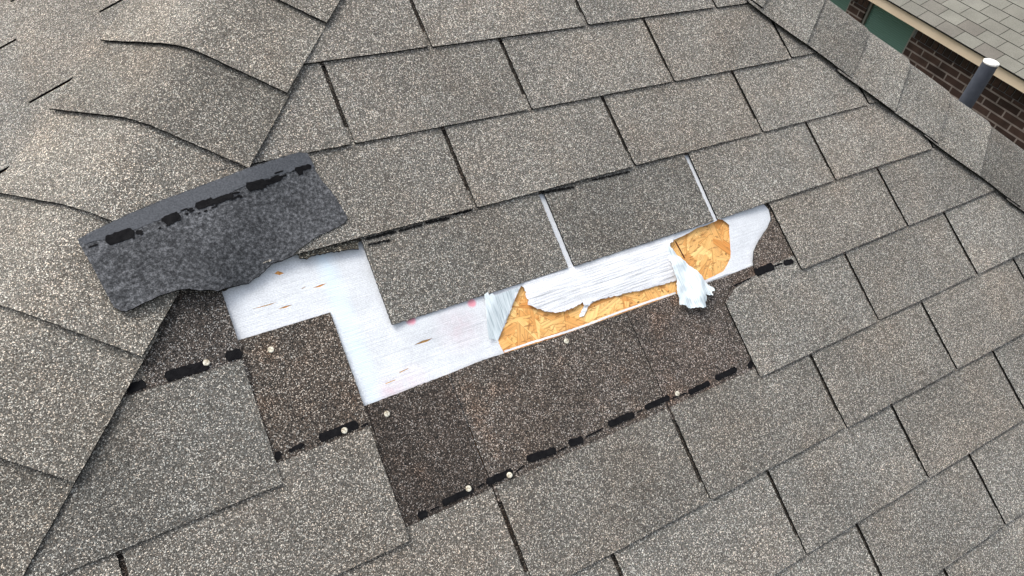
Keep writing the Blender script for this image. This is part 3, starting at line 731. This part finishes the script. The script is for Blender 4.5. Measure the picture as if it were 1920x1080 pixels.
# ------------------------------------------------------------------ vent pipe behind the right hip
top = CP + ray(1858, 118) * 2.55
pw = ROOF @ top
RP = .5 * 29 / FOC * 2.55 * .98
n = 40; bm = bmesh.new()
base_z = pw.z - 1.2
def ring(bm, r, z): return [bm.verts.new((r * math.cos(6.28318 * i / n), r * math.sin(6.28318 * i / n), z)) for i in range(n)]
def skin(bm, A, B):
    for i in range(n): bm.faces.new((A[i], A[(i + 1) % n], B[(i + 1) % n], B[i])).smooth = True
pipe = empty('vent_pipe', Matrix.Translation((pw.x, pw.y, base_z))); tag(pipe, 'dark grey painted vent pipe with white top standing behind the right hip', 'vent pipe')
hgt = pw.z - base_z
a = ring(bm, RP, 0); b = ring(bm, RP, hgt); skin(bm, a, b); bm.faces.new(a[::-1])
link('pipe_body', mesh(bm), pipe, [M['pipe']])
bm = bmesh.new(); a = ring(bm, RP * 1.03, hgt - .002); b = ring(bm, RP * 1.03, hgt + .004); c = ring(bm, RP * .9, hgt + .006); d = ring(bm, RP * .5, hgt + .0035)
skin(bm, a, b); skin(bm, b, c); skin(bm, c, d); bm.faces.new(d); bm.faces.new(a[::-1])
link('pipe_cap', mesh(bm), pipe, [M['white']])

# ------------------------------------------------------------------ neighbour's house
P0 = ROOF @ (CP + ray(1790, 76) * 6.9)
ex_ = Vector((.109, .994, 0)).normalized()                 # along the eave
ey_ = Vector((ex_.y, -ex_.x, 0))                           # away from us
NW = Matrix(((ex_.x, ey_.x, 0, P0.x), (ex_.y, ey_.y, 0, P0.y), (0, 0, 1, 0), (0, 0, 0, 1)))
NWi = NW.inverted()
Z0 = P0.z
nb = empty('brick_house', NW)
tag(nb, 'dark brown brick house next door with green panels, beige fascia and light grey shingle roof', 'house')
L0, L1 = -5.0, 5.0
SOF = .30                                                  # overhang
bm = bmesh.new(); bmf = .088
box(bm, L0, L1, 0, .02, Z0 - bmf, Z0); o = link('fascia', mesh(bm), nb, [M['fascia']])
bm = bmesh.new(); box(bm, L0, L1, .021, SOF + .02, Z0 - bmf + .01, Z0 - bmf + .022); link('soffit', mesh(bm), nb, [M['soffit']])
def nloc(px, py, depth):                                    # photo pixel -> wall plane of the neighbour
    o = NWi @ (ROOF @ CP); d = (NWi @ (ROOF @ (CP + ray(px, py)))) - o
    t = (depth - o.y) / d.y; return o + d * t
print('neigh', [tuple(round(c, 2) for c in nloc(*q, SOF)) for q in ((1625, 10), (1605, 53), (1713, 62), (1685, 108), (1592, 0), (1570, 30), (1850, 200))], 'Z0', Z0, 'cam', ROOF @ CP)
gx = sorted((nloc(1627, 12, SOF).x, nloc(1713, 62, SOF).x))
g2 = nloc(1590, 15, SOF).x
holesx = [(gx[0], gx[1]), (g2, g2 + 1.0)]
zt = Z0 - bmf
bm = bmesh.new()
xs = sorted([L0 + .1] + [v for h in holesx for v in h] + [L1 - .1])
for a, b in zip(xs, xs[1:]):
    mid = (a + b) / 2
    if any(h[0] < mid < h[1] for h in holesx): box(bm, a, b, SOF, SOF + .15, 0, .05); continue
    box(bm, a, b, SOF, SOF + .15, 0, zt - .215)
link('brick_wall', mesh(bm), nb, [M['brick']])
for a, b in zip(xs, xs[1:]):
    mid = (a + b) / 2
    if any(h[0] < mid < h[1] for h in holesx): continue
    bm = bmesh.new(); tl = bm.faces.layers.float.new('tone'); bb = bmesh.new()
    box(bb, a, b, SOF + .008, SOF + .14, zt - .215, zt + .01)
    x = a
    while x + .058 < b:
        nf = len(bm.faces); box(bm, x + .005, x + .071, SOF - .001, SOF + .02, zt - .207, zt + .006); bm.faces.ensure_lookup_table()
        tv = rng.random()
        for f in bm.faces[nf:]: f[tl] = tv
        x += .079
    o = link('soldier_mortar', mesh(bb), nb, [M['mortar']]); link('soldier_course', mesh(bm), o, [M['soldier']])
for a, b in holesx:
    bm = bmesh.new(); box(bm, a + .03, b - .03, SOF + .05, SOF + .07, .05, zt + .01); o = link('green_panel', mesh(bm), nb, [M['green']])
    bm = bmesh.new(); box(bm, a, a + .03, SOF + .02, SOF + .08, .05, zt + .01); box(bm, b - .03, b, SOF + .02, SOF + .08, .05, zt + .01); link('panel_frame', mesh(bm), o, [M['frame']])
# roof of the neighbour: overlapping tabs in courses
ang = R(28); bm = bmesh.new(); tl = bm.faces.layers.float.new('tone'); e2 = .132
for r in range(0, 30):
    y0 = -.03 + r * e2 * math.cos(ang); off_ = (r % 2) * .119 + rng.uniform(-.01, .01)
    n_ = int((L1 - L0) / .238)
    for i in range(n_ + 1):
        x0 = L0 + off_ + i * .238 + .003; x1 = x0 + .232
        tv = rng.random(); nf = len(bm.faces)
        pts = []
        for s_, hh in ((0, .006), (e2 + .02, 0)):
            for x in (x0, x1): pts.append(Vector((x, -.03 + (r * e2 + s_) * math.cos(ang), Z0 + .02 + (r * e2 + s_) * math.sin(ang) + hh)))
        dn = Vector((0, 0, -.005)); t_ = [bm.verts.new(p) for p in pts]; b_ = [bm.verts.new(p + dn) for p in pts]
        for q in ((t_[0], t_[1], t_[3], t_[2]), (t_[0], b_[0], b_[1], t_[1]), (t_[0], t_[2], b_[2], b_[0]), (t_[1], b_[1], b_[3], t_[3])):
            f = bm.faces.new(q); f[tl] = tv
        bm.faces.ensure_lookup_table()
        for f in bm.faces[nf + 1:]: f.material_index = 1
nr = link('shingle_roof', mesh(bm), nb, [M['nshingle'], M['edge']])
bm = bmesh.new(); c_, s_ = math.cos(ang), math.sin(ang); Ln = 30 * e2
vs = [bm.verts.new(p) for p in ((L0, -.028, Z0 + .012), (L1, -.028, Z0 + .012), (L1, Ln * c_, Z0 + .012 + Ln * s_), (L0, Ln * c_, Z0 + .012 + Ln * s_), (L1, 2 * Ln * c_, Z0 + .012), (L0, 2 * Ln * c_, Z0 + .012))]
bm.faces.new((vs[0], vs[1], vs[2], vs[3])); bm.faces.new((vs[3], vs[2], vs[4], vs[5]))
link('roof_deck', mesh(bm), nb, [M['edge']])
bm = bmesh.new(); box(bm, L0 + .1, L1 - .1, SOF + .16, 2 * Ln * c_ - .3, 0, Z0 - .1); link('rear_wall', mesh(bm), nb, [M['brick']])
